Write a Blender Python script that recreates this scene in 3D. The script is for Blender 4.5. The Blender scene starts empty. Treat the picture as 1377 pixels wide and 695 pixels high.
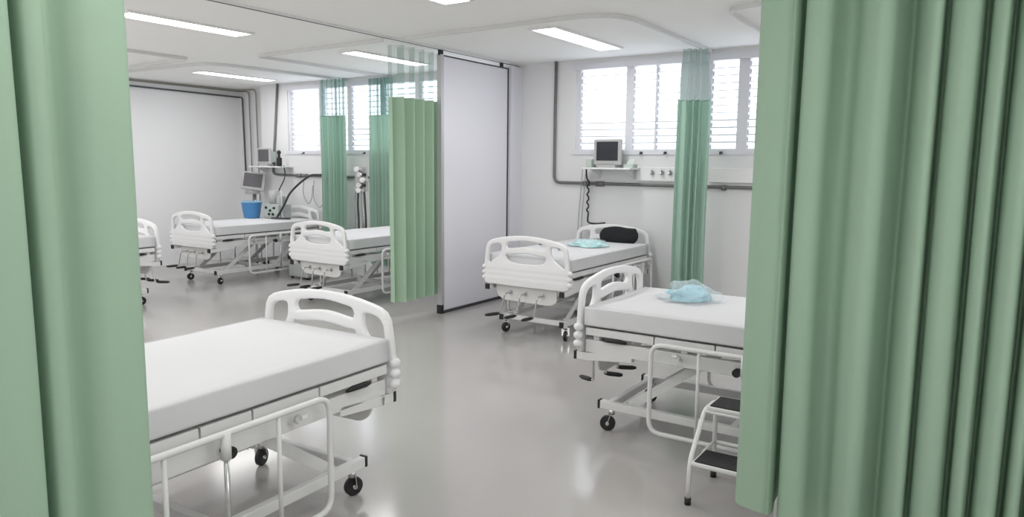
import bpy, bmesh, math, random
from mathutils import Vector, Matrix, noise

random.seed(7)
SC = bpy.context.scene
COL = SC.collection
PI = math.pi

# ------------------------------------------------------------------ materials
def mat(name, color, rough=0.5, metal=0.0, noise_scale=0, noise_amt=0.0, bump=0.0, bump_scale=40, spec=0.5,
        coat=0.0, translucent=0.0, alpha=None):
    m = bpy.data.materials.new(name); m.use_nodes = True
    nt = m.node_tree; N = nt.nodes; L = nt.links
    b = N['Principled BSDF']; out = N['Material Output']
    b.inputs['Base Color'].default_value = (*color, 1)
    b.inputs['Roughness'].default_value = rough
    b.inputs['Metallic'].default_value = metal
    b.inputs['Specular IOR Level'].default_value = spec
    b.inputs['Coat Weight'].default_value = coat
    tc = N.new('ShaderNodeTexCoord')
    if noise_scale:
        n = N.new('ShaderNodeTexNoise'); n.inputs['Scale'].default_value = noise_scale; n.inputs['Detail'].default_value = 4
        L.new(tc.outputs['Object'], n.inputs['Vector'])
        r = N.new('ShaderNodeMixRGB')
        r.inputs[1].default_value = (*[c * (1 - noise_amt) for c in color], 1)
        r.inputs[2].default_value = (*[min(1, c * (1 + noise_amt)) for c in color], 1)
        L.new(n.outputs['Fac'], r.inputs[0]); L.new(r.outputs[0], b.inputs['Base Color'])
    if bump:
        n2 = N.new('ShaderNodeTexNoise'); n2.inputs['Scale'].default_value = bump_scale; n2.inputs['Detail'].default_value = 3
        L.new(tc.outputs['Object'], n2.inputs['Vector'])
        bp = N.new('ShaderNodeBump'); bp.inputs['Strength'].default_value = bump; bp.inputs['Distance'].default_value = 0.02
        L.new(n2.outputs['Fac'], bp.inputs['Height']); L.new(bp.outputs['Normal'], b.inputs['Normal'])
    last = b.outputs[0]
    if translucent:
        t = N.new('ShaderNodeBsdfTranslucent'); t.inputs['Color'].default_value = (*color, 1)
        mx = N.new('ShaderNodeMixShader'); mx.inputs[0].default_value = translucent
        L.new(last, mx.inputs[1]); L.new(t.outputs[0], mx.inputs[2]); last = mx.outputs[0]
    if alpha is not None:
        t = N.new('ShaderNodeBsdfTransparent')
        mx = N.new('ShaderNodeMixShader'); mx.inputs[0].default_value = alpha
        L.new(t.outputs[0], mx.inputs[1]); L.new(last, mx.inputs[2]); last = mx.outputs[0]
    L.new(last, out.inputs['Surface'])
    return m

def emis(name, color, s):
    m = bpy.data.materials.new(name); m.use_nodes = True
    nt = m.node_tree; nt.nodes.clear()
    e = nt.nodes.new('ShaderNodeEmission'); o = nt.nodes.new('ShaderNodeOutputMaterial')
    e.inputs[0].default_value = (*color, 1); e.inputs[1].default_value = s
    nt.links.new(e.outputs[0], o.inputs[0]); return m

M = {}
M['wall'] = mat('wall_paint', (.74, .74, .75), .6, noise_scale=.6, noise_amt=.02, bump=.05, bump_scale=120)
M['wall_lit'] = mat('wall_paint_lit', (.86, .86, .87), .55, noise_scale=.6, noise_amt=.02)  # wall paint with the extra light on the left wall put into its colour
M['ceiling'] = mat('ceiling_paint', (.93, .925, .905), .8, noise_scale=.5, noise_amt=.015)
M['floor'] = mat('epoxy_floor', (.42, .405, .395), .14, noise_scale=.9, noise_amt=.06, bump=.02, bump_scale=3, spec=.5)
M['frame_white'] = mat('white_enamel', (.72, .72, .72), .35, noise_scale=8, noise_amt=.02)
M['plastic_white'] = mat('white_plastic', (.78, .78, .785), .38, noise_scale=5, noise_amt=.012)
M['plate_white'] = mat('plate_enamel', (.70, .70, .69), .4, noise_scale=8, noise_amt=.02)
M['sheet'] = mat('white_sheet', (.655, .655, .67), .85, bump=.12, bump_scale=9, noise_scale=4, noise_amt=.01)
M['black'] = mat('black_rubber', (.012, .012, .013), .5)
M['chrome'] = mat('chrome', (.62, .62, .62), .25, metal=1)
M['fabric'] = mat('green_fabric', (.32, .45, .335), .75, noise_scale=3, noise_amt=.03, bump=.05, bump_scale=300, translucent=.12)
M['fabric_lit'] = mat('green_fabric_lit', (.385, .535, .395), .75, noise_scale=3, noise_amt=.03, bump=.05, bump_scale=300, translucent=.15)  # same green fabric, lightened to carry the light falling on the partition curtain
M['net_clear'] = mat('clear_net', (.22, .38, .30), .5, translucent=.3, alpha=.27)
M['fabric_teal'] = mat('teal_fabric', (.41, .585, .485), .6, noise_scale=3, noise_amt=.04, bump=.05, bump_scale=300, translucent=.3)
M['net'] = mat('curtain_net', (.22, .40, .31), .5, translucent=.3, alpha=.42)
M['net_teal'] = mat('teal_net', (.17, .36, .30), .4, translucent=.3, alpha=.5)
M['alu'] = mat('white_aluminium', (.70, .70, .75), .35)
M['grey_alu'] = mat('grey_aluminium', (.50, .50, .51), .35, metal=.3)
M['panel'] = mat('partition_laminate', (.76, .75, .80), .38, noise_scale=1, noise_amt=.01)
M['dark'] = mat('dark_gap', (.05, .05, .055), .6)
M['track'] = mat('track_paint', (.66, .66, .65), .5)
M['conduit'] = mat('grey_conduit', (.15, .155, .15), .45, noise_scale=10, noise_amt=.1)
M['pipe_thin'] = mat('thin_pipe', (.26, .25, .21), .45)
M['pipe_dark'] = mat('dark_pipe', (.10, .10, .105), .45)
M['screen'] = mat('dark_screen', (.022, .026, .034), .2)
M['screen_grey'] = mat('grey_screen', (.10, .095, .105), .3)
M['casing'] = mat('monitor_casing', (.42, .425, .42), .4)
M['casing_green'] = mat('monitor_body', (.45, .52, .48), .4)
M['blue'] = mat('blue_plastic', (.06, .22, .47), .35, noise_scale=4, noise_amt=.05)
M['blue_rim'] = mat('blue_rim', (.25, .45, .60), .35)
M['gown'] = mat('folded_gown', (.38, .67, .78), .8, noise_scale=12, noise_amt=.12, bump=.5, bump_scale=18)
M['gown_b'] = mat('gown_packet', (.47, .74, .75), .6, noise_scale=10, noise_amt=.1, bump=.4, bump_scale=18)
M['film'] = mat('clear_film', (.82, .90, .94), .15, spec=.8, alpha=.28, bump=.5, bump_scale=25)
M['black_cloth'] = mat('black_cloth', (.008, .009, .012), .9, bump=.2, bump_scale=60)
M['tread'] = mat('ribbed_rubber', (.02, .02, .022), .75, bump=.3, bump_scale=90)
M['hose'] = mat('black_hose', (.03, .03, .032), .45)
M['hose_grey'] = mat('grey_hose', (.30, .31, .31), .45)
M['tube_clear'] = mat('clear_tube', (.62, .64, .64), .3)
M['equip'] = mat('equipment_grey', (.42, .44, .44), .45, noise_scale=18, noise_amt=.15)
M['lamp'] = emis('lamp_diffuser', (1, .99, .97), 6.5)
M['lamp_frame'] = mat('lamp_frame', (.75, .75, .74), .4)
# louvre glass: milky blades that let the daylight through
def louver_mat():
    m = bpy.data.materials.new('louvre_glass'); m.use_nodes = True
    nt = m.node_tree; N = nt.nodes; L = nt.links; N.clear()
    o = N.new('ShaderNodeOutputMaterial'); tr = N.new('ShaderNodeBsdfTransparent'); tr.inputs[0].default_value = (.78, .80, .83, 1)
    tl = N.new('ShaderNodeBsdfTranslucent'); tl.inputs[0].default_value = (.85, .87, .9, 1)
    gl = N.new('ShaderNodeBsdfGlossy'); gl.inputs['Roughness'].default_value = .1
    m1 = N.new('ShaderNodeMixShader'); m1.inputs[0].default_value = .45
    m2 = N.new('ShaderNodeMixShader'); m2.inputs[0].default_value = .06
    L.new(tr.outputs[0], m1.inputs[1]); L.new(tl.outputs[0], m1.inputs[2])
    L.new(m1.outputs[0], m2.inputs[1]); L.new(gl.outputs[0], m2.inputs[2]); L.new(m2.outputs[0], o.inputs[0])
    return m
M['louver'] = louver_mat(); M['glass_edge'] = mat('glass_edge', (.70, .73, .76), .3)

# ------------------------------------------------------------------ mesh helpers
class MB:
    def __init__(s): s.v = []; s.f = []; s.sm = []
    def add(s, vs, fs, smooth=False):
        k = len(s.v); s.v += [tuple(v) for v in vs]
        s.f += [tuple(i + k for i in f) for f in fs]; s.sm += [smooth] * len(fs); return s
    def box(s, x0, x1, y0, y1, z0, z1):
        vs = [(x, y, z) for x in (x0, x1) for y in (y0, y1) for z in (z0, z1)]
        return s.add(vs, [(0, 1, 3, 2), (4, 6, 7, 5), (0, 4, 5, 1), (2, 3, 7, 6), (0, 2, 6, 4), (1, 5, 7, 3)])
    def obox(s, mtx, sx, sy, sz):
        vs = [mtx @ Vector((x * sx / 2, y * sy / 2, z * sz / 2)) for x in (-1, 1) for y in (-1, 1) for z in (-1, 1)]
        return s.add(vs, [(0, 1, 3, 2), (4, 6, 7, 5), (0, 4, 5, 1), (2, 3, 7, 6), (0, 2, 6, 4), (1, 5, 7, 3)])
    def bar(s, p, q, w, h, up=(0, 0, 1)):
        p = Vector(p); q = Vector(q); d = (q - p); n = d.length; d.normalize()
        u = Vector(up); a = d.cross(u).normalized(); c = a.cross(d)
        m = Matrix((a, d, c)).transposed().to_4x4(); m.translation = (p + q) / 2
        return s.obox(m, w, n, h)
    def tube(s, pts, r, n=10, closed=False, caps=True):
        P = [Vector(p) for p in pts]; k = len(P)
        rs = r if isinstance(r, (list, tuple)) else [r] * k
        T = []
        for i in range(k):
            if closed: t = P[(i + 1) % k] - P[i - 1]
            else: t = P[min(i + 1, k - 1)] - P[max(i - 1, 0)]
            T.append(t.normalized())
        up = Vector((0, 0, 1)) if abs(T[0].z) < .9 else Vector((0, 1, 0))
        a = T[0].cross(up).normalized()
        vs = []
        for i in range(k):
            a = (a - T[i] * a.dot(T[i])).normalized(); b = T[i].cross(a)
            for j in range(n):
                th = 2 * PI * j / n
                vs.append(P[i] + (a * math.cos(th) + b * math.sin(th)) * rs[i])
        fs = []
        for i in range(k if closed else k - 1):
            for j in range(n):
                i2 = (i + 1) % k
                fs.append((i * n + j, i * n + (j + 1) % n, i2 * n + (j + 1) % n, i2 * n + j))
        base = len(s.v)
        s.add(vs, fs, True)
        if not closed and caps:
            s.f.append(tuple(base + j for j in range(n))[::-1]); s.sm.append(False)
            s.f.append(tuple(base + (k - 1) * n + j for j in range(n))); s.sm.append(False)
        return s
    def cyl(s, p, q, r, n=16, r2=None):
        return s.tube([p, q], [r, r if r2 is None else r2], n)
    def ball(s, c, rx, ry, rz, nu=14, nv=8):
        vs = [(c[0], c[1], c[2] + rz)]
        for i in range(1, nv):
            th = PI * i / nv
            for j in range(nu):
                ph = 2 * PI * j / nu
                vs.append((c[0] + rx * math.sin(th) * math.cos(ph), c[1] + ry * math.sin(th) * math.sin(ph), c[2] + rz * math.cos(th)))
        vs.append((c[0], c[1], c[2] - rz)); e = len(vs) - 1
        fs = []
        for j in range(nu):
            fs.append((0, 1 + j, 1 + (j + 1) % nu)); fs.append((e, 1 + (nv - 2) * nu + (j + 1) % nu, 1 + (nv - 2) * nu + j))
            for i in range(nv - 2):
                a = 1 + i * nu
                fs.append((a + j, a + nu + j, a + nu + (j + 1) % nu, a + (j + 1) % nu))
        return s.add(vs, fs, True)
    def obj(s, name, m, parent=None, bevel=0, seg=2):
        me = bpy.data.meshes.new(name); me.from_pydata(s.v, [], s.f); me.validate()
        for p, k in zip(me.polygons, s.sm): p.use_smooth = k
        bm = bmesh.new(); bm.from_mesh(me); bmesh.ops.recalc_face_normals(bm, faces=bm.faces[:])
        if bevel:
            bmesh.ops.bevel(bm, geom=[e for e in bm.edges if len(e.link_faces) == 2 and e.calc_face_angle(0) > .6], offset=bevel, segments=seg, profile=.5, affect='EDGES', clamp_overlap=True)
        bm.to_mesh(me); bm.free()
        return link(name, me, m, parent)

def link(name, me, m, parent=None):
    me.materials.clear(); me.materials.append(m)
    o = bpy.data.objects.new(name, me); COL.objects.link(o)
    if parent: o.parent = parent
    return o

def tag(o, label=None, cat=None, group=None, kind=None):
    if label: o['label'] = label
    if cat: o['category'] = cat
    if group: o['group'] = group
    if kind: o['kind'] = kind
    return o

def empty(name, loc=(0, 0, 0), rz=0, **k):
    o = bpy.data.objects.new(name, None); COL.objects.link(o)
    o.location = loc; o.rotation_euler = (0, 0, rz); o.empty_display_size = .1
    return tag(o, **k)

def fillet(pts, r, n=6, closed=False):
    P = [Vector(p) for p in pts]; out = []; k = len(P)
    for i in range(k):
        if not closed and i in (0, k - 1): out.append(P[i]); continue
        a, b, c = P[i - 1], P[i], P[(i + 1) % k]
        u = (a - b); v = (c - b); rr = min(r, u.length * .49, v.length * .49)
        s0 = b + u.normalized() * rr; e0 = b + v.normalized() * rr
        for j in range(n + 1):
            t = j / n; out.append(s0 * (1 - t) ** 2 + b * 2 * t * (1 - t) + e0 * t * t)
    return out

def smooth(pts, n=8):
    P = [Vector(p) for p in pts]; out = []
    for i in range(len(P) - 1):
        a = P[max(i - 1, 0)]; b = P[i]; c = P[i + 1]; d = P[min(i + 2, len(P) - 1)]
        for j in range(n):
            t = j / n
            out.append(.5 * ((2 * b) + (c - a) * t + (2 * a - 5 * b + 4 * c - d) * t * t + (3 * b - a - 3 * c + d) * t ** 3))
    out.append(P[-1]); return out

def plate_mesh(name, outer, holes, thick, bev):
    """flat moulded board in the xz plane, thickness along y, from outlines"""
    cu = bpy.data.curves.new(name, 'CURVE'); cu.dimensions = '2D'; cu.fill_mode = 'BOTH'
    cu.extrude = thick / 2 - bev; cu.bevel_depth = bev; cu.bevel_resolution = 2; cu.offset = -bev
    for pl in [outer] + holes:
        sp = cu.splines.new('POLY'); sp.points.add(len(pl) - 1)
        for p, q in zip(sp.points, pl): p.co = (q[0], q[1], 0, 1)
        sp.use_cyclic_u = True
    o = bpy.data.objects.new(name, cu); COL.objects.link(o)
    dg = bpy.context.evaluated_depsgraph_get(); dg.update()
    me = bpy.data.meshes.new_from_object(o.evaluated_get(dg))
    bpy.data.objects.remove(o); bpy.data.curves.remove(cu)
    me.transform(Matrix.Rotation(PI / 2, 4, 'X'))
    bm = bmesh.new(); bm.from_mesh(me)
    bmesh.ops.remove_doubles(bm, verts=bm.verts[:], dist=1e-5)
    bmesh.ops.recalc_face_normals(bm, faces=bm.faces[:])
    bm.to_mesh(me); bm.free()
    return me

# ------------------------------------------------------------------ room shell
ZC = 2.87; W = 7.75; XL = -10.95; XR = 2.6; YF = -1.6; YA = 8.05; XA = -10.0
def struct(name, mb, m, **k): return tag(mb.obj(name, m, **k), kind='structure')
struct('floor', MB().box(XL - .15, XR + .15, YF - .15, YA + .15, -.1, 0), M['floor'])
struct('ceiling', MB().box(XL - .15, XR + .15, YF - .15, YA + .15, ZC, ZC + .1), M['ceiling'])
WT, WB = 2.80, 1.795
holes = [(-9.36, -5.50), (-4.24, -1.10)]
b = MB(); x = XA
for a, c in holes + [(XR, XR)]:
    b.box(x, a, W, W + .2, 0, ZC)
    if c > a:
        b.box(a, c, W, W + .2, 0, WB); b.box(a, c, W, W + .2, WT, ZC)
    x = c
struct('wall_back', b, M['wall'])
struct('wall_alcove', MB().box(XL, XA, YA, YA + .15, 0, ZC).box(XA, XA + .05, W + .2, YA + .15, 0, ZC), M['wall'])
struct('wall_left', MB().box(XL - .15, XL, YF - .15, YA + .15, 0, ZC), M['wall_lit'])
struct('wall_right', MB().box(XR, XR + .15, YF - .15, W + .2, 0, ZC), M['wall'])
struct('wall_front', MB().box(XL, XR, YF - .15, YF, 0, ZC), M['wall'])

# windows: aluminium frames with louvred glass
def window(name, x0, x1, panes, low_tilt):
    root = empty(name, (0, 0, 0), kind='structure')
    fr = MB(); d0, d1 = W + .02, W + .10
    fr.box(x0 - .03, x1 + .03, d0 - .035, d1, WT - .045, WT + .03)
    fr.box(x0 - .03, x1 + .03, d0 - .035, d1, WB - .02, WB + .03)
    edges = [x0] + [p for pr in panes for p in pr] + [x1]
    for i in range(0, len(edges), 2): fr.box(edges[i], edges[i + 1], d0, d1, WB, WT)
    fr.obj('window_frame', M['alu'], root)
    for (a, c) in panes:
        g = MB(); n = 12; h = (WT - WB - .08) / n
        for i in range(n):
            zc = WB + .035 + h * (i + .5)
            ang = math.radians(20 if i > 3 else 32)
            m = Matrix.Translation((0.5 * (a + c), W + .06, zc)) @ Matrix.Rotation(-ang, 4, 'X')
            g.obox(m, c - a - .004, .005, h * 1.08)
        n0 = len(g.f)
        for i in range(n):
            zc = WB + .035 + h * (i + .5); th = .0085 if i > 4 else .015
            g.box(a + .002, c - .002, W + .03, W + .036, zc - h * .5 - th / 2, zc - h * .5 + th / 2)
        po = g.obj('louver_pane', M['louver'], root); po.data.materials.append(M['glass_edge'])
        for p in po.data.polygons[n0:]: p.material_index = 1
        # thin side carrier that holds the blades
        cr = MB()
        for i in range(n):
            zc = WB + .035 + h * (i + .5)
            cr.box(a + .002, a + (.05 if a < -9 else .014), W + .035, W + .055, zc - .028, zc + .012)
        cr.obj('blade_holder', M['alu'], root)
        lt = MB().box((a + c) / 2 - .015, (a + c) / 2 + .015, W - .03, W - .016, WB - .012, WB + .012)
        lt.cyl(((a + c) / 2, W - .03, WB - .004), ((a + c) / 2, W - .06, WB - .016), .007, 8)
        lt.obj('window_latch', M['dark'], root)
    return root
window('window_1', -4.24, -1.10, [(-4.18, -3.60), (-3.51, -3.245), (-3.225, -2.96), (-2.61, -2.33), (-2.22, -1.72), (-1.63, -1.16)], 0)
window('window_2', -9.36, -5.50, [(-9.30, -8.67), (-8.57, -8.06), (-7.97, -7.40), (-7.31, -6.75), (-6.66, -6.12), (-6.03, -5.56)], 0)

# ------------------------------------------------------------------ ceiling lights
def ceiling_light(x0, x1, y0, y1, label):
    t = empty('ceiling_light', ((x0 + x1) / 2, (y0 + y1) / 2, ZC), label=label, cat='ceiling light', group='recessed ceiling lights')
    hx, hy = (x1 - x0) / 2, (y1 - y0) / 2
    f = MB(); w = .025
    f.box(-hx - w, -hx, -hy - w, hy + w, -.018, 0); f.box(hx, hx + w, -hy - w, hy + w, -.018, 0)
    f.box(-hx, hx, -hy - w, -hy, -.018, 0); f.box(-hx, hx, hy, hy + w, -.018, 0)
    f.obj('lamp_frame', M['lamp_frame'], t)
    MB().box(-hx, hx, -hy, hy, -.010, -.001).obj('diffuser', M['lamp'], t)
    return t
ceiling_light(-6.28, -6.04, 3.42, 4.60, 'long white ceiling light beside the large green curtain')
ceiling_light(-9.33, -9.08, 6.12, 7.32, 'white ceiling light over the bed with the blue bucket')
ceiling_light(-6.17, -5.95, 5.88, 7.10, 'white ceiling light half hidden by the green net curtain')
ceiling_light(-3.62, -3.38, 5.77, 7.12, 'white ceiling light over the bed with the black pillow')
ceiling_light(-3.62, -3.38, 3.30, 4.52, 'white ceiling light barely visible at the very top edge')

# ------------------------------------------------------------------ ceiling tracks
def track(pts, label, r=.1, w=.022, h=.035):
    P = [Vector((p[0], p[1], ZC - h / 2 - .001)) for p in pts]; P = fillet(P, r, 8)
    b = MB()
    vs = []; fs = []; n = len(P)
    for i in range(n):
        t = (P[min(i + 1, n - 1)] - P[max(i - 1, 0)]).normalized(); a = Vector((t.y, -t.x, 0)) * w / 2
        for dx, dz in ((-1, -1), (1, -1), (1, 1), (-1, 1)): vs.append(P[i] + a * dx + Vector((0, 0, dz * h / 2)))
    for i in range(n - 1):
        for j in range(4): fs.append((i * 4 + j, i * 4 + (j + 1) % 4, i * 4 + 4 + (j + 1) % 4, i * 4 + 4 + j))
    fs += [(0, 1, 2, 3), (n * 4 - 4, n * 4 - 3, n * 4 - 2, n * 4 - 1)]
    b.add(vs, fs)
    return tag(b.obj('curtain_track', M['track']), label=label, cat='curtain rail', group='ceiling curtain rails')
track([(-4.90, 5.50), (-2.62, 5.40), (-2.62, 7.73)], 'round-cornered ceiling rail framing the bed with the black pillow', .45)
track([(-5.16, 5.46), (-7.2, 5.53), (-7.2, 7.73)], 'ceiling rail around the bed beside the sliding partition', .12)
track([(-10.8, 5.55), (-8.22, 5.62), (-8.05, 7.73)], 'ceiling rail around the bed with the blue bucket', .35)
track([(-10.8, 5.38), (-8.1, 5.27), (-8.05, 3.2)], 'ceiling rail corner above the mostly hidden bed near bare wall', .06)
track([(2.4, 5.45), (-1.86, 5.72), (-1.86, 7.73)], 'short piece of ceiling rail peeking out by the right curtain', .25)

# partition track and jamb (part of the building)
PX = -5.05
struct('trim_1', MB().box(PX - .028, PX + .028, .3, W, ZC - .018, ZC), M['lamp_frame'])
struct('trim_3', MB().box(PX - .006, PX + .006, .3, W, ZC - .021, ZC - .018), M['dark'])
struct('trim_2', MB().box(PX - .06, PX + .06, 7.50, W, 0, ZC - .05), M['alu'])
# sliding partition
t = empty('sliding_partition', (PX, 6.20, 0), label='tall pale grey sliding partition panel hanging from ceiling track', cat='partition')
MB().box(-.022, .022, .045, 1.275, .035, 2.785).obj('panel', M['panel'], t, bevel=.003)
MB().box(-.03, .03, 0, .045, .03, 2.80).box(-.034, -.03, .01, .035, .03, 2.8).obj('edge_post', M['grey_alu'], t, bevel=.003)
MB().box(-.026, .026, .012, 1.28, .004, .035).obj('bottom_seal', M['dark'], t)
MB().box(-.026, .026, 1.275, 1.295, .02, 2.80).obj('closing_seal', M['dark'], t)
MB().box(-.032, .032, -.012, .03, .006, .10).obj('foot_stop', M['black'], t)
MB().box(-.014, .014, .0, .055, 2.79, 2.849).box(-.010, .010, 1.15, 1.20, 2.785, 2.849).obj('hanger', M['black'], t)
MB().box(-.022, .022, .05, 1.275, 2.786, 2.80).obj('top_rail', M['dark'], t)

# ------------------------------------------------------------------ curtains
def curtain_sheet(profile, z0, z1, seed, nz=26, flare=0.0, waviness=.008, hem_wave=.0):
    """profile: list of (x, y) horizontal points, already folded"""
    rnd = random.Random(seed)
    n = len(profile); vs = []; fs = []
    off = rnd.random() * 50
    cx = sum(p[0] for p in profile) / n; cy = sum(p[1] for p in profile) / n
    for k in range(nz + 1):
        f = k / nz
        for i, p in enumerate(profile):
            q = Vector((p[0] * 3 + off, p[1] * 3, f * 1.6))
            s = 1 - flare * f
            zz = z0 + (z1 - z0) * f
            if k == 0 and hem_wave: zz += hem_wave * noise.noise(Vector((p[0] * 4 + off, p[1] * 4, 0)))
            vs.append((cx + (p[0] - cx) * s + waviness * noise.noise(q), cy + (p[1] - cy) * s + waviness * noise.noise(q + Vector((9, 3, 1))), zz))
    for k in range(nz):
        for i in range(n - 1):
            fs.append((k * n + i, k * n + i + 1, (k + 1) * n + i + 1, (k + 1) * n + i))
    return MB().add(vs, fs, True)

def pleats(p, q, folds, amp, seed, per=14, irregular=.5, lean=.45):
    """pleated line between two points"""
    rnd = random.Random(seed); p = Vector((*p, 0)); q = Vector((*q, 0)); d = q - p
    t = d.normalized(); nrm = Vector((-t.y, t.x, 0))
    w = [1 + irregular * (rnd.random() - .5) for _ in range(folds)]; s = sum(w); pos = 0; out = []
    am = [amp * (1 + irregular * (rnd.random() - .5)) for _ in range(folds)]
    for k in range(folds):
        for j in range(per):
            u = j / per; ph = 2 * PI * u
            along = pos + w[k] / s * (u + lean / (2 * PI) * math.sin(2 * ph) * .5)
            out.append(p + d * along + nrm * am[k] * math.sin(ph))
        pos += w[k] / s
    out.append(q)
    return [(v.x, v.y) for v in out]

def curtain(profile, label, seed, fab, net, z0=.2, zm=2.32, z1=2.83, flare=.0, hem_wave=0, net_flare=0):
    cx = sum(p[0] for p in profile) / len(profile); cy = sum(p[1] for p in profile) / len(profile)
    t = empty('privacy_curtain', (cx, cy, 0), label=label, cat='curtain', group='green cubicle curtains')
    pr = [(p[0] - cx, p[1] - cy) for p in profile]
    f = curtain_sheet(pr, z0, zm, seed, flare=flare, hem_wave=hem_wave).obj('fabric', fab, t)
    n = curtain_sheet(pr, zm - .012, z1, seed + 1, nz=6, waviness=.004, flare=net_flare).obj('net_header', net, t)
    return t

# the two curtains nearest the viewer, folds traced as a plan outline
right_profile = [(-.835, 3.17), (-.853, 3.13), (-.85, 3.075), (-.82, 3.04), (-.78, 3.028), (-.735, 3.022), (-.705, 3.03), (-.690, 3.06), (-.702, 3.12), (-.700, 3.165), (-.685, 3.165), (-.678, 3.11),
    (-.672, 3.06), (-.65, 3.03), (-.61, 3.02), (-.575, 3.03), (-.55, 3.068), (-.52, 3.088), (-.49, 3.078), (-.46, 3.04), (-.42, 3.012), (-.39, 3.005), (-.36, 3.02), (-.33, 3.065), (-.305, 3.092),
    (-.28, 3.05), (-.25, 3.01), (-.225, 2.995), (-.205, 3.01), (-.203, 3.08), (-.212, 3.15), (-.20, 3.16), (-.19, 3.10), (-.183, 3.03), (-.165, 3.005), (-.135, 2.995), (-.10, 3.005), (-.083, 3.04), (-.085, 3.10), (-.075, 3.12), (-.065, 3.07),
    (-.058, 3.02), (-.04, 3.0), (-.015, 3.0), (-.003, 3.04), (-.004, 3.09), (.006, 3.10), (.012, 3.04), (.03, 3.0), (.06, 2.985), (.085, 3.0), (.092, 3.05), (.095, 3.11), (.105, 3.10), (.108, 3.03),
    (.12, 2.99), (.14, 2.985), (.155, 3.02), (.157, 3.09), (.168, 3.10), (.175, 3.03), (.20, 2.985), (.235, 2.99), (.25, 3.04), (.26, 3.10), (.275, 3.06), (.29, 3.0), (.33, 2.98), (.36, 3.02), (.38, 3.08), (.42, 3.02), (.47, 3.0)]
rp = [(v.x, 3.05 + (v.y - 3.05) * (1.0 if v.x < -.71 else 1.7)) for v in smooth([(p[0], p[1], 0) for p in right_profile], 4)]
curtain(rp, 'wide pleated green curtain with a step stool behind its edge', 11, M['fabric'], M['net'], z0=.2, zm=2.36, hem_wave=.03)
left_profile = [(-1.80, .985), (-1.765, .985), (-1.735, .968), (-1.728, .945), (-1.728, .915), (-1.735, .88), (-1.752, .855), (-1.775, .835), (-1.785, .82), (-1.775, .808), (-1.745, .800), (-1.73, .785), (-1.73, .765), (-1.745, .752), (-1.80, .752), (-1.83, .745), (-1.81, .735), (-1.755, .735),
    (-1.728, .725), (-1.715, .70), (-1.71, .66), (-1.715, .62), (-1.74, .585), (-1.78, .56), (-1.79, .54), (-1.76, .515), (-1.73, .48), (-1.72, .44), (-1.74, .40), (-1.78, .37), (-1.77, .34), (-1.73, .31), (-1.73, .26)]
lp = [(v.x, v.y) for v in smooth([(p[0], p[1], 0) for p in left_profile], 5)]
curtain(lp, 'broad green curtain hanging in front of the largest bed', 12, M['fabric'], M['net'], z0=.2, zm=2.36)
# curtains hanging further back
curtain(pleats((-5.17, 5.60), (-5.17, 6.34), 5, .07, 21, irregular=.5), 'green curtain with net top right against the sliding partition edge', 21, M['fabric_lit'], M['net_clear'])
curtain(pleats((-2.80, 7.28), (-2.50, 7.44), 4, .05, 22, irregular=.6), 'narrow bunched teal curtain between window and crumpled plastic bag bed', 22, M['fabric_teal'], M['net_teal'], net_flare=.25)
curtain(pleats((-8.25, 7.42), (-7.82, 7.50), 6, .045, 23, irregular=.6), 'gathered teal curtain standing between the two far beds', 23, M['fabric_teal'], M['net_teal'])
curtain(pleats((-7.53, 7.665), (-7.06, 7.665), 7, .03, 24, irregular=.5), 'teal curtain half hidden behind the green one by the partition', 24, M['fabric_teal'], M['net_teal'])

# rails carrying the two near curtains
track([(-1.75, .2), (-1.75, 2.4)], 'ceiling rail above the broad near curtain', .1)
track([(-1.0, 3.08), (2.4, 3.08)], 'ceiling rail above the wide pleated near curtain', .1)

# ------------------------------------------------------------------ hospital bed
BL = 1.87
def board(name, parent, y, flip):
    half = [(.0, .985), (.12, .981), (.24, .966), (.33, .949), (.385, .934), (.425, .912), (.448, .875), (.458, .82), (.466, .76), (.472, .705),
            (.474, .69), (.487, .685), (.492, .665), (.486, .645), (.474, .640), (.487, .632), (.492, .612), (.486, .592), (.474, .587), (.487, .58), (.491, .56), (.485, .54), (.474, .535), (.466, .52), (.45, .505), (.42, .50), (.2, .498), (.0, .498)]
    outer = half + [(-a, z) for a, z in half[::-1][1:-1]]
    sl = [(v.x, v.y) for v in smooth([(-.215, .885, 0), (-.205, .908, 0), (-.17, .922, 0), (0, .939, 0), (.17, .922, 0), (.205, .908, 0), (.215, .885, 0), (.205, .864, 0), (.18, .860, 0), (0, .880, 0), (-.18, .860, 0), (-.205, .864, 0), (-.215, .885, 0)], 4)][:-1]
    lo = [(v.x, v.y) for v in smooth([(-.225, .785, 0), (-.215, .802, 0), (-.19, .80, 0), (0, .820, 0), (.19, .80, 0), (.215, .802, 0), (.225, .785, 0), (.20, .742, 0), (.12, .724, 0), (0, .717, 0), (-.12, .724, 0), (-.20, .745, 0), (-.225, .785, 0)], 4)][:-1]
    sd = [(v.x, v.y) for v in smooth([(.272, .86, 0), (.28, .895, 0), (.33, .897, 0), (.38, .882, 0), (.408, .85, 0), (.418, .80, 0), (.424, .74, 0), (.418, .712, 0), (.402, .712, 0), (.37, .735, 0), (.31, .775, 0), (.28, .815, 0), (.272, .86, 0)], 4)][:-1]
    sd2 = [(-a, z) for a, z in sd]
    me = plate_mesh(name, outer, [sl, lo, sd, sd2], .036, .011)
    o = link(name, me, M['plastic_white'], parent); o.location.y = y
    me.transform(Matrix.Translation((0, 0, 0)))
    for p in me.polygons: p.use_smooth = True
    for s in (-1, 1):
        c = MB()
        for z in (.665, .612, .56): c.ball((s * .472, 0, z), .026, .033, .0255, 14, 8)
        c.obj('corner_bumper', M['plastic_white'], o)
    return o

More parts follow.
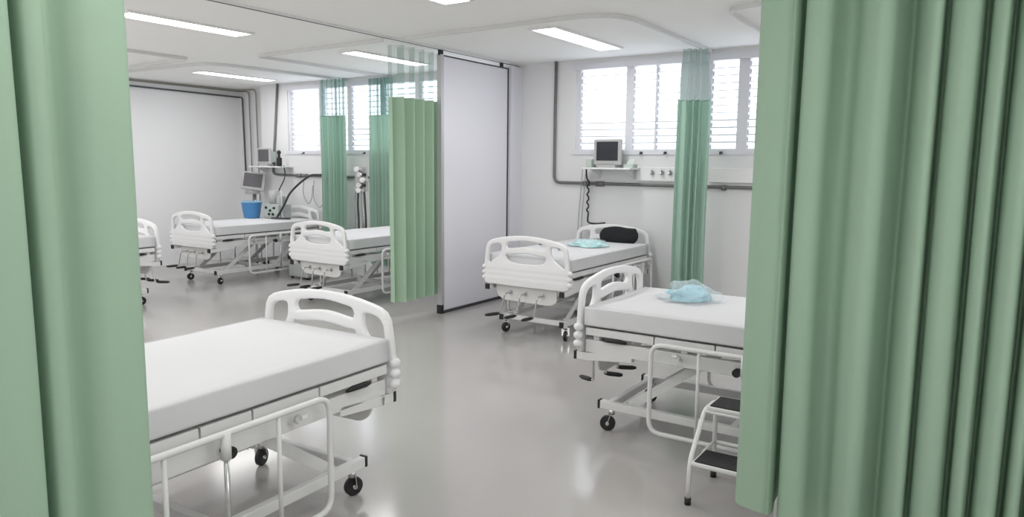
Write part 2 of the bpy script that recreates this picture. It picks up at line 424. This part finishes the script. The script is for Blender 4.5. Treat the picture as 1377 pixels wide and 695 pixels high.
def make_bed():
    t = empty('hospital_bed')
    # boards
    board('footboard', t, .018, 1); board('headboard', t, BL - .018, 1)
    # mattress with rounded edges and a slightly soft outline
    me = bpy.data.meshes.new('mattress'); bm = bmesh.new()
    bmesh.ops.create_cube(bm, size=1)
    bmesh.ops.scale(bm, vec=(.92, BL - .10, .135), verts=bm.verts)
    bmesh.ops.subdivide_edges(bm, edges=bm.edges[:], cuts=16, use_grid_fill=True)
    for v in bm.verts:
        x, y, z = v.co; n = noise.noise(Vector((x * 4, y * 3, z * 6)))
        ex = abs(x) / .46; ey = abs(y) / ((BL - .1) / 2); ez = abs(z) / .0675
        # round the outline
        if ez > .99 and (ex > .97 or ey > .985): v.co.z *= .82
        if ex > .99: v.co.x += .006 * n - (.008 if ez > .8 else 0) * (1 if x > 0 else -1)
        if ey > .99: v.co.y += .005 * n - (.008 if ez > .8 else 0) * (1 if y > 0 else -1)
        if z > .06: v.co.z += .004 * n
    for f in bm.faces: f.smooth = True
    bm.to_mesh(me); bm.free()
    o = link('mattress', me, M['sheet'], t); o.location = (0, BL / 2, .733)
    # slatted platform under the mattress, in four panels
    b = MB()
    for y0, y1 in ((.06, .50), (.51, .86), (.87, 1.10), (1.11, BL - .06)):
        b.box(-.445, .445, y0, y1, .645, .660)
        b.box(-.455, -.437, y0, y1, .618, .663); b.box(.437, .455, y0, y1, .618, .663)
    b.obj('mattress_platform', M['frame_white'], t)
    # upper frame
    b = MB()
    for s in (-1, 1):
        b.box(s * .415 - .022, s * .415 + .022, .05, BL - .05, .505, .585)
        for y in (.12, .68, 1.25, BL - .12): b.box(s * .41 - .02, s * .41 + .02, y - .02, y + .02, .585, .645)
        b.bar((s * .415, .055, .475), (s * .415, .36, .505), .044, .05)
        b.box(s * .415 - .022, s * .415 + .022, -.012, .08, .450, .50)
        b.box(s * .415 - .022, s * .415 + .022, BL - .08, BL + .008, .450, .505)
    for y in (.10, .66, 1.2, BL - .10): b.box(-.395, .395, y - .02, y + .02, .52, .57)
    b.obj('upper_frame', M['frame_white'], t, bevel=.004)
    for s in (-1, 1):
        MB().box(s * .415 - .023, s * .415 + .023, -.032, -.012, .448, .502).obj('end_cap', M['black'], t, bevel=.003)
        MB().box(s * .415 - .023, s * .415 + .023, BL + .008, BL + .022, .448, .507).obj('end_cap', M['black'], t, bevel=.003)
    for s in (-1, 1):
        MB().tube([(s * .445, .17, .597), (s * .455, .21, .602), (s * .455, .29, .604), (s * .448, .33, .597)], [.008, .014, .014, .008], 10).obj('release_lever', M['black'], t)
    # base with castors
    b = MB(); y0, y1 = .15, 1.72
    for s in (-1, 1): b.box(s * .34 - .02, s * .34 + .02, y0 - .03, y1 + .03, .135, .185)
    for y in (y0 + .03, y1 - .03, .95): b.box(-.32, .32, y - .02, y + .02, .137, .183)
    b.obj('base_frame', M['frame_white'], t, bevel=.004)
    for s in (-1, 1):
        MB().box(s * .34 - .022, s * .34 + .022, y0 - .046, y0 - .03, .132, .188).obj('end_cap', M['black'], t, bevel=.003)
        MB().box(s * .34 - .022, s * .34 + .022, y1 + .03, y1 + .046, .132, .188).obj('end_cap', M['black'], t, bevel=.003)
        for y in (y0 + .045, y1 - .045):
            a = .3 * s
            c = empty('caster'); c.parent = t; c.location = (s * .34, y, 0)
            w = MB(); dx, dy = math.cos(a), math.sin(a)
            ctr = Vector((.012, -.02, .048))
            w.cyl(ctr - Vector((dx, dy, 0)) * .014, ctr + Vector((dx, dy, 0)) * .014, .048, 20)
            w.obj('wheel', M['black'], c, bevel=.004)
            f = MB()
            for k in (-1, 1):
                f.bar(ctr + Vector((dx, dy, 0)) * .021 * k, Vector((0, 0, .12)) + Vector((dx, dy, 0)) * .021 * k, .004, .034, up=(dx, dy, 0.01))
            f.cyl((0, 0, .105), (0, 0, .137), .02, 12); f.cyl(ctr - Vector((dx, dy, 0)) * .025, ctr + Vector((dx, dy, 0)) * .025, .011, 10)
            f.obj('caster_fork', M['chrome'], c)
    # lifting arms
    for s in (-1, 1):
        for y in (.30, 1.12):
            MB().bar((s * .29, y, .17), (s * .29, y + .50, .535), .012, .055, up=(0, -.6, .8)).cyl((s * .26, y, .17), (s * .32, y, .17), .016, 10).cyl((s * .26, y + .5, .535), (s * .39, y + .5, .535), .016, 10).obj('lifting_arm', M['frame_white'], t)
    for y in (.30, 1.12): MB().cyl((-.29, y + .5, .535), (.29, y + .5, .535), .017, 12).obj('cross_shaft', M['frame_white'], t)
    MB().cyl((-.10, .10, .43), (-.10, .75, .50), .014, 10).cyl((.08, .10, .43), (.08, 1.3, .52), .014, 10).obj('lifting_screw', M['chrome'], t)
    # crank plate at the foot end
    pl = [(v.x, v.y) for v in fillet([(-.37, .505, 0), (-.37, .40, 0), (-.30, .345, 0), (.23, .335, 0), (.31, .37, 0), (.31, .505, 0)], .05, 5)]
    o = link('crank_plate', plate_mesh('crank_plate', pl, [], .012, .003), M['plate_white'], t); o.location.y = .075
    for x, dx in ((-.20, -.10), (-.03, -.06), (.16, -.06)):
        c = MB().cyl((x, .081, .425), (x, .055, .425), .022, 12).tube(fillet([(x, .068, .425), (x, -.035, .425), (x + dx * .5, -.045, .232), (x + dx * .5, -.06, .232)], .02, 4), .008, 8)
        co = c.obj('crank', M['chrome'], t)
        MB().tube([(x + dx * .5, -.058, .232), (x + dx * .7, -.085, .230), (x + dx * 1.2, -.15, .225), (x + dx * 1.35, -.172, .224)], [.010, .0165, .0155, .009], 10).obj('crank_handle', M['black'], co)
    # lowered guard rails, one each side
    for s in (-1, 1):
        X = s * .53; r = .0135
        loop = fillet([(X, .52, .12), (X, .52, .64), (X, 1.76, .64), (X, 1.76, .12)], .075, 7, closed=True)
        g = MB().tube(loop, r, 10, closed=True)
        for y in (.80, 1.30, 1.53): g.cyl((X, y, .12), (X, y, .64), .0095, 8)
        go = g.obj('guard_rail', M['frame_white'], t)
        MB().cyl((X, 1.05, .54), (X, 1.05, .645), .0195, 12).obj('post_sleeve', M['frame_white'], go)
        MB().cyl((X, 1.05, .12), (X, 1.05, .55), .011, 10).obj('rail_post', M['chrome'], go)
        for y in (.66, 1.42):
            MB().bar((s * .43, y, .545), (X, y, .59), .03, .014).cyl((X - s * .02, y, .57), (X - s * .05, y, .57), .02, 10).obj('rail_bracket', M['frame_white'], go)
        MB().cyl((s * .438, 1.0, .54), (s * .475, 1.0, .54), .012, 10).cyl((s * .47, 1.0, .54), (s * .50, 1.0, .54), .024, 12).obj('release_knob', M['black'], go)
    return t

def copy_tree(o, parent=None, skip=()):
    c = o.copy(); COL.objects.link(c)
    if parent: c.parent = parent
    for ch in [k for k in COL.objects if k.parent == o]:
        if ch.name.split('.')[0] in skip: continue
        copy_tree(ch, c, skip)
    return c
proto = make_bed()
spots = [(-3.645, 5.74, 0, 'white hospital bed holding a black pillow, below the wall monitor with dark screen', ()),
         (-2.905, 2.635, PI + .035, 'largest white hospital bed, bare mattress, partly behind the broad green curtain', ('crank',)),
         (-2.10, 4.375, -PI / 2, 'white hospital bed with a crumpled plastic bag, beside the step stool', ()),
         (-9.03, 5.80, 0, 'far white hospital bed with a blue bucket on its mattress', ()),
         (-6.50, 5.75, 0, 'white hospital bed partly hidden by the green curtain at the partition', ()),
         (-8.46, 4.74, PI, 'white hospital bed showing only one board end, by the bare wall', ())]
for i, (x, y, rz, lab, skip) in reversed(list(enumerate(spots))):
    o = copy_tree(proto, None, skip) if i else proto
    o.location = (x, y, 0); o.rotation_euler.z = rz
    tag(o, lab, 'hospital bed', 'white hospital beds')
    if i == 2:   # two of this bed's crank handles are folded inwards
        cr = [k for k in COL.objects if k.parent == o and k.name.split('.')[0] == 'crank']
        cr = sorted(cr, key=lambda k: sum(v.co.x for v in k.data.vertices) / len(k.data.vertices))
        for k in cr[:2]:
            for h in [c for c in COL.objects if c.parent == k]: h.scale.y = -1; h.location.y = -.116

# ------------------------------------------------------------------ things on the beds
def blob(name, m, parent, sx, sy, h, seed, rough=.35, n=28, base=.0, freq=6):
    bm = bmesh.new(); bmesh.ops.create_uvsphere(bm, u_segments=n * 2, v_segments=n, radius=1)
    for v in bm.verts:
        p = v.co.copy()
        k = 1 + rough * noise.noise(p * 1.6 + Vector((seed, 0, 0))) + rough * .35 * noise.noise(p * freq + Vector((0, seed, 0)))
        ridge = abs(noise.noise(p * 3.1 + Vector((seed, seed, 0)))) * rough * .5
        k -= ridge
        z = max(p.z * k, -.25) if p.z < 0 else p.z * k
        v.co = (p.x * k * sx, p.y * k * sy, base + (z + .25) * h / 1.25)
    for f in bm.faces: f.smooth = True
    me = bpy.data.meshes.new(name); bm.to_mesh(me); bm.free()
    return link(name, me, m, parent)
MT = .806
t = empty('plastic_bag', (-1.585, 4.46, MT), .5, label='crumpled clear plastic bag with pale blue contents on white mattress', cat='bag')
blob('folded_gown', M['gown'], t, .135, .10, .085, 3.3, .4)
blob('clear_film', M['film'], t, .175, .15, .115, 8.1, .4, freq=9)
t = empty('plastic_packet', (-3.56, 6.86, MT), .2, label='pale turquoise packet lying on the mattress before the black pillow', cat='packet')
blob('folded_gown', M['gown_b'], t, .19, .17, .06, 5.2, .3)
blob('clear_film', M['film'], t, .21, .19, .075, 2.1, .35, freq=9)
# black pillow leaning on the headboard
bm = bmesh.new(); bmesh.ops.create_cube(bm, size=2); bmesh.ops.subdivide_edges(bm, edges=bm.edges[:], cuts=10, use_grid_fill=True)
for v in bm.verts:
    x, y, z = v.co; r = (1 - abs(x) ** 4) ** .5 if abs(x) < 1 else 0; q = (1 - abs(z) ** 3) ** .5 if abs(z) < 1 else 0
    cs = max(abs(x), abs(z)); l = math.hypot(x, z) or 1
    k = cs / l if l > 0 else 1; k = .35 + .65 * k
    v.co = (x * k * .235, y * .055 * (r * q * .9 + .1), z * k * .100)
    v.co += Vector((0, .01 * noise.noise(Vector((x * 2, z * 2, 0))), .012 * noise.noise(Vector((x * 1.5, 4, z)))))
for f in bm.faces: f.smooth = True
me = bpy.data.meshes.new('pillow'); bm.to_mesh(me); bm.free()
o = link('pillow', me, M['black_cloth']); o.location = (-3.48, 7.42, .876); o.rotation_euler = (-.30, 0, 0)
tag(o, 'black pillow propped against the headboard under the wall shelf', 'pillow')
o = MB().tube(smooth([(-3.98, 6.55, .822), (-3.86, 6.5, .84), (-3.75, 6.48, .825), (-3.66, 6.42, .818), (-3.60, 6.3, .822)], 6), .012, 8).obj('tubing', M['hose'])
tag(o, 'short dark tubing lying on the mattress behind the footboard', 'tube')

# ------------------------------------------------------------------ step stool
t = empty('step_stool', (-1.15, 3.33, 0), label='white tubular two-step stool with black treads under the pleated curtain', cat='step stool')
r = .0125; SW = .42
for x in (0, SW):
    MB().tube(fillet([(x, 0, 0.02), (x + (.0), .01, .22), (x, .20, .425), (x, .38, .425), (x, .39, .03)], .045, 6), r, 10).obj('side_frame', M['frame_white'], t)
for x in (0, SW):
    for y in (0, .39): MB().cyl((x, y, 0), (x, y, .035), .0165, 12).obj('rubber_foot', M['black'], t)
MB().cyl((0, .20, .42), (SW, .20, .42), r * .8, 8).cyl((0, .37, .42), (SW, .37, .42), r * .8, 8).cyl((0, .02, .20), (SW, .02, .20), r * .8, 8).cyl((0, .385, .20), (SW, .385, .20), r * .8, 8).cyl((0, .388, .09), (SW, .388, .09), r * .8, 8).cyl((0, .2, .2), (0, .385, .2), r * .7, 8).cyl((SW, .2, .2), (SW, .385, .2), r * .7, 8).obj('cross_bar', M['frame_white'], t)
for y0, y1, z in ((-.01, .185, .205), (.19, .385, .43)):
    s_ = MB().box(.012, SW - .012, y0, y1, z, z + .018).obj('step', M['frame_white'], t, bevel=.004)
    MB().box(.025, SW - .025, y0 + .012, y1 - .012, z + .018, z + .024).obj('tread', M['tread'], s_)

# ------------------------------------------------------------------ wall services, right bay
def conduit(pts, r, m, label, boxes=()):
    o = MB().tube(fillet(pts, .09, 8), r, 12)
    ob = o.obj('conduit', m)
    for (x, y, z, w) in boxes:
        MB().cyl((x - w, y, z), (x + w, y, z), r * 1.7, 12).obj('pipe_joint', m, ob)
    return tag(ob, label, 'pipe', 'wall pipes')
yw = W - .025
conduit([(-4.50, yw, ZC), (-4.50, yw, 1.44), (2.5, yw, 1.42)], .018, M['conduit'], 'grey conduit dropping from ceiling and running under the dark-screened monitor', [(-4.06, yw, 1.436, .04), (-3.88, yw, 1.436, .05), (-2.42, yw, 1.427, .02)])
conduit([(-9.55, yw, ZC), (-9.72, yw, 1.47), (-9.60, yw, 1.45), (-5.2, yw, 1.43)], .018, M['conduit'], 'grey conduit running behind the two far gathered curtains', [(-9.1, yw, 1.445, .06), (-8.95, yw, 1.445, .04)])
# thin pipes in the far left corner
conduit([(XL + .03, 1.2, 2.82), (XL + .03, YA - .03, 2.74), (XL + .12, YA - .03, 2.735), (XL + .15, YA - .03, 1.3)], .014, M['pipe_dark'], 'lowest dark thin pipe turning down in the far corner')
conduit([(XL + .03, 1.2, 2.855), (XL + .03, YA - .03, 2.835), (XL + .30, YA - .03, 2.83), (XL + .32, YA - .03, .9)], .009, M['pipe_thin'], 'middle brownish thin pipe turning down in the far corner')
conduit([(XL + .05, 1.2, 2.848), (XL + .09, YA - .06, 2.85), (XL + .48, YA - .03, 2.85), (XL + .50, YA - .03, .9)], .009, M['pipe_thin'], 'rightmost brownish thin pipe turning down beside the far monitor')

def shelf(x, y, z, w, d, label):
    t = empty('wall_shelf', (x, y, z), label=label, cat='shelf', group='monitor shelves')
    MB().box(-w / 2, w / 2, -d, 0, -.02, 0).obj('shelf_board', M['plastic_white'], t, bevel=.004)
    for s in (-1, 1):
        MB().add([(s * w * .36 - .008, 0, -.02), (s * w * .36 + .008, 0, -.02), (s * w * .36 - .008, -d * .8, -.02), (s * w * .36 + .008, -d * .8, -.02), (s * w * .36 - .008, 0, -.13), (s * w * .36 + .008, 0, -.13)],
                 [(0, 1, 3, 2), (0, 4, 5, 1), (2, 3, 5, 4), (0, 2, 4), (1, 5, 3)]).obj('bracket', M['plastic_white'], t)
    return t
def monitor(x, y, z, w, h, rz, label, scr, cas):
    t = empty('patient_monitor', (x, y, z), rz, label=label, cat='monitor', group='patient monitors')
    b = MB().box(-w / 2, w / 2, -.04, .0, .03, .03 + h).obj('bezel', cas, t, bevel=.012)
    MB().add([(-w * .42, 0, .05), (w * .42, 0, .05), (w * .42, 0, h), (-w * .42, 0, h), (-w * .3, .13, .07), (w * .3, .13, .07), (w * .3, .13, h * .85), (-w * .3, .13, h * .85)],
             [(0, 1, 5, 4), (1, 2, 6, 5), (2, 3, 7, 6), (3, 0, 4, 7), (4, 5, 6, 7), (0, 3, 2, 1)]).obj('housing', M['casing_green'], t)
    MB().box(-w * .385, w * .385, -.045, -.038, .03 + h * .17, .03 + h * .90).obj('screen', scr, t)
    MB().box(-w * .36, w * .30, -.05, .08, 0, .032).obj('stand', cas, t, bevel=.004)
    k = MB()
    for i in range(5): k.box(-w * .3 + i * w * .13, -w * .3 + i * w * .13 + w * .06, -.044, -.038, .045, .06)
    k.obj('buttons', M['equip'], t)
    return t
shelf(-3.68, W, 1.625, .60, .30, 'white wall shelf carrying the monitor near the wide window')
monitor(-3.71, 7.585, 1.625, .345, .29, 0, 'square patient monitor with near-black screen below the wide window', M['screen'], M['casing'])
o = MB().box(-3.965, -3.895, 7.52, 7.64, 1.625, 1.72).obj('power_adapter', M['casing_green'], bevel=.006); tag(o, 'small grey box beside the near-black monitor on the shelf', 'power supply')
o = MB().box(-3.49, -3.38, 7.52, 7.64, 1.625, 1.665).add([(-3.47, 7.54, 1.665), (-3.40, 7.54, 1.665), (-3.40, 7.62, 1.72), (-3.47, 7.62, 1.72)], [(0, 1, 2, 3)]).obj('cable_bundle', M['casing_green']); tag(o, 'pale bundle lying right of the near-black monitor on its shelf', 'cables')
# medical gas panels
def outlet(x0, x1, label, ks):
    t = empty('outlet_panel', (x0, W, 1.48), label=label, cat='outlet panel', group='gas outlet panels')
    MB().box(0, x1 - x0, -.03, 0, 0, .155).obj('panel_body', M['plastic_white'], t, bevel=.006)
    for k in ks:
        o = MB().cyl((k, -.03, .095), (k, -.05, .095), .026, 14).obj('gas_outlet', M['equip'], t)
        MB().cyl((k, -.05, .095), (k, -.085, .095), .013, 12).box(k - .004, k + .004, -.08, -.06, .095, .135).obj('outlet_valve', M['chrome'], o)
    return t
outlet(-3.42, -2.86, 'white gas outlet panel with three valves right of the monitor shelf', (.19, .305, .40))
outlet(-2.58, -1.70, 'pale gas outlet panel between narrow teal curtain and wide pleated curtain', (.55, .67))
# cables hanging from the monitor
rnd = random.Random(3)
pts = [(-4.0, 7.60, 1.615), (-4.02, 7.66, 1.5)] + [(-4.0 + .012 * math.sin(i * 2.1), 7.66 + .012 * math.cos(i * 2.1), 1.46 - i * .03) for i in range(14)] + [(-4.0, 7.68, .985), (-3.9, 7.68, .97), (-3.78, 7.68, .985)]
o = MB().tube(smooth(pts, 4), .010, 8).obj('coiled_cable', M['hose']); tag(o, 'black coiled cable hanging from the monitor shelf to the headboard', 'cable')
for k, (dx, lab) in enumerate(((-.10, 'outer thin grey cable hanging left of the black coiled cable'), (-.055, 'inner thin grey cable hanging beside the black coiled cable'))):
    o = MB().tube(smooth([(-3.98 + dx, 7.66, 1.60), (-4.0 + dx, 7.66, 1.3), (-4.03 + dx, 7.67, .9), (-4.0 + dx, 7.67, .5)], 6), .005, 6).obj('hanging_cable', M['hose_grey']); tag(o, lab, 'cable')

# ------------------------------------------------------------------ far left bay equipment
shelf(-9.62, W, 1.585, .74, .28, 'white wall shelf carrying the small monitor in the far corner')
monitor(-9.70, 7.575, 1.585, .30, .255, .05, 'small grey-screened monitor on the far corner shelf', M['screen_grey'], M['casing'])
o = MB().box(-9.40, -9.34, 7.55, 7.60, 1.585, 1.72).cyl((-9.37, 7.57, 1.72), (-9.37, 7.57, 1.78), .02, 10).ball((-9.37, 7.57, 1.80), .035, .03, .035).obj('otoscope_holder', M['black']); tag(o, 'black handheld device standing beside the small far monitor', 'device')
# ventilator with a screen on a pole, standing beside the bed head
t = empty('ventilator', (-9.92, 7.52, 0), label='ventilator with tilted dark screen on a stand behind the blue bucket', cat='ventilator')
b = MB()
for k in range(5):
    a = 2 * PI * k / 5; b.bar((0, 0, .07), (.17 * math.cos(a), .17 * math.sin(a), .06), .035, .03)
b.obj('base', M['casing'], t)
MB().cyl((0, 0, .06), (0, 0, 1.22), .022, 12).obj('pole', M['chrome'], t)
m = Matrix.Translation((0, -.02, 1.345)) @ Matrix.Rotation(math.radians(40), 4, 'Z') @ Matrix.Rotation(math.radians(7), 4, 'Y') @ Matrix.Rotation(math.radians(-10), 4, 'X')
bz = MB().obox(m, .37, .05, .29).obj('bezel', M['casing'], t, bevel=.012)
MB().obox(m @ Matrix.Translation((-.004, -.027, .012)), .285, .006, .215).obj('screen', M['screen_grey'], bz)
MB().box(-.12, .06, -.10, .06, 1.14, 1.20).cyl((.02, -.09, 1.17), (.02, -.115, 1.17), .018, 10).obj('control_pod', M['casing'], t, bevel=.006)
for k in range(5):
    MB().cyl((.17 * math.cos(2 * PI * k / 5), .17 * math.sin(2 * PI * k / 5) - .012, .03), (.17 * math.cos(2 * PI * k / 5), .17 * math.sin(2 * PI * k / 5) + .012, .03), .03, 12).obj('wheel', M['black'], t)
# blue bucket on the mattress
t = empty('bucket', (-9.43, 7.08, MT), label='blue plastic bucket standing on the far bed mattress', cat='bucket')
MB().tube([(0, 0, 0), (0, 0, .24)], [.115, .152], 26, caps=False).cyl((0, 0, .0), (0, 0, .006), .115, 26).obj('bucket_body', M['blue'], t)
MB().tube([(.155 * math.cos(a * PI / 13), .155 * math.sin(a * PI / 13), .243) for a in range(26)], .009, 8, closed=True).obj('rim', M['blue_rim'], t)
# infusion equipment on the mattress
t = empty('suction_unit', (-9.09, 7.28, MT), label='grey medical device with hoses beside the blue bucket', cat='medical device'); t.scale = (1.3, 1.2, 1.35)
MB().box(-.13, .14, -.10, .10, .0, .16).obj('body', M['equip'], t, bevel=.012)
MB().box(-.11, .12, -.104, -.098, .03, .14).obj('front_panel', M['casing_green'], t)
MB().tube([(-.05, 0, .16), (-.05, 0, .31)], [.055, .06], 16).obj('jar', M['casing'], t)
for k, (x, z) in enumerate(((-.07, .12), (.0, .09), (.07, .12), (-.02, .05), (.05, .05))): MB().cyl((x, -.104, z), (x, -.12, z), .014, 10).obj('knob', M['black'], t)
MB().box(.02, .10, -.03, .05, .16, .25).obj('handle_block', M['equip'], t, bevel=.01)
MB().tube(smooth([(.03, 0, .25), (.10, -.02, .30), (.13, -.04, .2), (.15, -.06, .05), (.22, -.1, .02)], 6), .009, 8).obj('hose', M['tube_clear'], t)
# breathing hoses
o = MB().tube(smooth([(-8.95, 7.16, .83), (-8.82, 7.18, 1.0), (-8.72, 7.25, 1.22), (-8.52, 7.4, 1.44), (-8.35, 7.46, 1.47), (-8.12, 7.62, 1.46)], 8), .016, 8).obj('breathing_hose', M['hose']); tag(o, 'thick black hose arching from far mattress up to the gathered curtain', 'hose')
o = MB().tube(smooth([(-9.30, 7.60, 1.60), (-9.26, 7.58, 1.42), (-9.32, 7.5, 1.2), (-9.28, 7.42, 1.05), (-9.12, 7.22, 1.0), (-9.02, 7.15, .86)], 8), .009, 8).obj('drip_hose', M['hose']); tag(o, 'thin dark hose dangling from the far corner shelf', 'hose')
o = MB().tube(smooth([(-9.0, 7.10, .822), (-8.9, 7.12, .822), (-8.78, 7.16, .822), (-8.72, 7.22, .822)], 6), .014, 8).obj('loose_hose', M['hose']); tag(o, 'black hose end lying flat on the far mattress', 'hose')
for k, (x0, x1, zz, lab) in enumerate(((-8.95, -8.76, 1.02, 'left looping clear tube hanging on the far wall'), (-8.72, -8.50, .97, 'middle looping clear tube hanging on the far wall'), (-8.48, -8.42, 1.05, 'right looping clear tube hanging beside the gathered curtain'))):
    o = MB().tube(smooth([(x0, 7.69, 1.38), (x0 - .02, 7.69, zz + .15), ((x0 + x1) / 2, 7.68, zz), (x1 - .02, 7.69, zz + .1), (x1, 7.69, 1.3)], 8), .006, 6).obj('clear_tube', M['hose_grey']); tag(o, lab, 'tube')
# regulators on the wall beside the curtains
def regulator(x, y, z, label, hoses):
    t = empty('flow_regulator', (x, y, z), label=label, cat='flow regulator', group='wall flow regulators')
    MB().box(-.09, .09, .0, .03, -.14, .17).box(-.05, .05, .03, .0762 if y > 7.5 else .04, .07, .16).obj('back_plate', M['casing'], t, bevel=.005)
    rn = random.Random(int(-x * 100))
    for k in range(5):
        dx, dz = rn.uniform(-.07, .06), .13 - k * .065
        MB().cyl((dx, 0, dz), (dx, -.05, dz), .032, 14).cyl((dx - .04, -.03, dz), (dx + .05, -.03, dz), .013, 8).obj('gauge', M['chrome'] if k % 2 else M['plastic_white'], t)
        MB().cyl((dx + .05, -.03, dz), (dx + .085, -.03, dz), .02, 10).obj('valve_knob', M['black'] if k % 2 else M['equip'], t)
    for k in range(hoses):
        dx = -.08 + k * .055
        MB().tube(smooth([(dx * .8, -.02, -.12), (dx, -.03, -.3), (dx + .01, -.03, -.5), (dx, -.02, -.66)], 5), .012, 8).obj('hose', M['hose'] if k % 2 else M['hose_grey'], t)
    return t
regulator(-7.30, 7.26, 1.42, 'cluster of silver flow regulators with dark hoses before the far teal curtain', 4).scale = (1.25, 1, 1.1)
regulator(-8.30, 7.675, 1.42, 'silver flow regulators on the wall at the gathered curtain edge', 2)
# drip stand carrying the regulators in front of the curtain
t = empty('equipment_stand', (-7.30, 7.315, 0), label='slim metal stand behind the cluster of silver regulators', cat='stand')
MB().cyl((0, 0, .03), (0, 0, 1.60), .012, 10).obj('pole', M['chrome'], t)
b = MB()
for k in range(4): b.bar((0, 0, .04), (.18 * math.cos(k * PI / 2 + .6), .18 * math.sin(k * PI / 2 + .6), .015), .025, .03)
b.obj('foot', M['chrome'], t)
# dark appliance on the floor behind the far bed's rail
t = empty('suction_pump', (-8.20, 7.05, 0), label='grey pump with black top on floor between the far beds', cat='pump')
MB().box(-.20, .20, -.16, .16, .03, .27).obj('body', M['equip'], t, bevel=.02)
MB().box(-.21, .21, -.17, .17, .27, .36).obj('lid', M['black'], t, bevel=.02)
for sx in (-1, 1):
    for sy in (-1, 1): MB().cyl((sx * .16, sy * .12, 0), (sx * .16, sy * .12, .035), .02, 10).obj('foot', M['black'], t)

# ------------------------------------------------------------------ light
wd = bpy.data.worlds.new('World'); SC.world = wd; wd.use_nodes = True
bg = wd.node_tree.nodes['Background']; bg.inputs[0].default_value = (.96, .98, 1, 1); bg.inputs[1].default_value = 4.0
def area(name, loc, sx, sy, e, rot=(0, 0, 0), color=(1, .995, .99)):
    l = bpy.data.lights.new(name, 'AREA'); l.shape = 'RECTANGLE'; l.size = sx; l.size_y = sy; l.energy = e; l.color = color
    o = bpy.data.objects.new(name, l); COL.objects.link(o); o.location = loc; o.rotation_euler = rot; return o
for k, (x, y) in enumerate(((-1.2, 1.2), (.8, 1.0), (-.8, 4.9), (-6.2, 1.0), (-8.6, 2.6), (-9.6, 4.3), (-3.5, 2.2))):  # added ceiling-height fill without fixtures, partly to brighten the left wall
    area('ceiling_fill', (x, y, ZC - .03), .3, 1.25, 9 if k == 6 else 14)
for k, (x, y) in enumerate(((-3.5, 6.4), (-6.06, 6.45), (-9.2, 6.7), (-6.16, 4.0), (-3.5, 3.9))):
    area('fixture_lamp', (x, y, ZC - .03), .24, 1.2, 11)

for x, y, z, e in ((.9, -.7, 2.1, 14), (-5.2, .2, 2.1, 46), (-8.6, 1.6, 2.0, 56), (1.7, 4.6, 2.1, 34), (2.2, 1.9, 2.1, 34), (-2.6, -.6, 2.1, 16)):  # added point fills out of view, lifting ceiling and walls
    l = bpy.data.lights.new('room_fill', 'POINT'); l.energy = e; l.shadow_soft_size = .3; l.color = (1, .99, .98)
    o = bpy.data.objects.new('room_fill', l); COL.objects.link(o); o.location = (x, y, z)

# ------------------------------------------------------------------ camera
PITCH, YAW, ROLL, F = map(float, (math.radians(7.335), math.radians(33.45), math.radians(.57), 982))
cam = bpy.data.cameras.new('Camera'); co = bpy.data.objects.new('Camera', cam); COL.objects.link(co); SC.camera = co
cam.sensor_width = 36; cam.sensor_fit = 'HORIZONTAL'; cam.lens = 36 * F / 1377; cam.clip_start = .05
right = Vector((math.cos(YAW), math.sin(YAW), 0))
fwd = Vector((-math.sin(YAW) * math.cos(PITCH), math.cos(YAW) * math.cos(PITCH), -math.sin(PITCH)))
up = right.cross(fwd)
r2 = right * math.cos(ROLL) + up * math.sin(ROLL); u2 = -right * math.sin(ROLL) + up * math.cos(ROLL)
m = Matrix((r2, u2, -fwd)).transposed().to_4x4(); m.translation = (0, 0, 1.65)
co.matrix_world = m
SC.view_settings.view_transform = 'Standard'
SC.view_settings.look = 'None'
SC.view_settings.exposure = 0.13
SC.cycles.use_denoising = True
SC.cycles.max_bounces = 10; SC.cycles.diffuse_bounces = 6; SC.cycles.transparent_max_bounces = 24
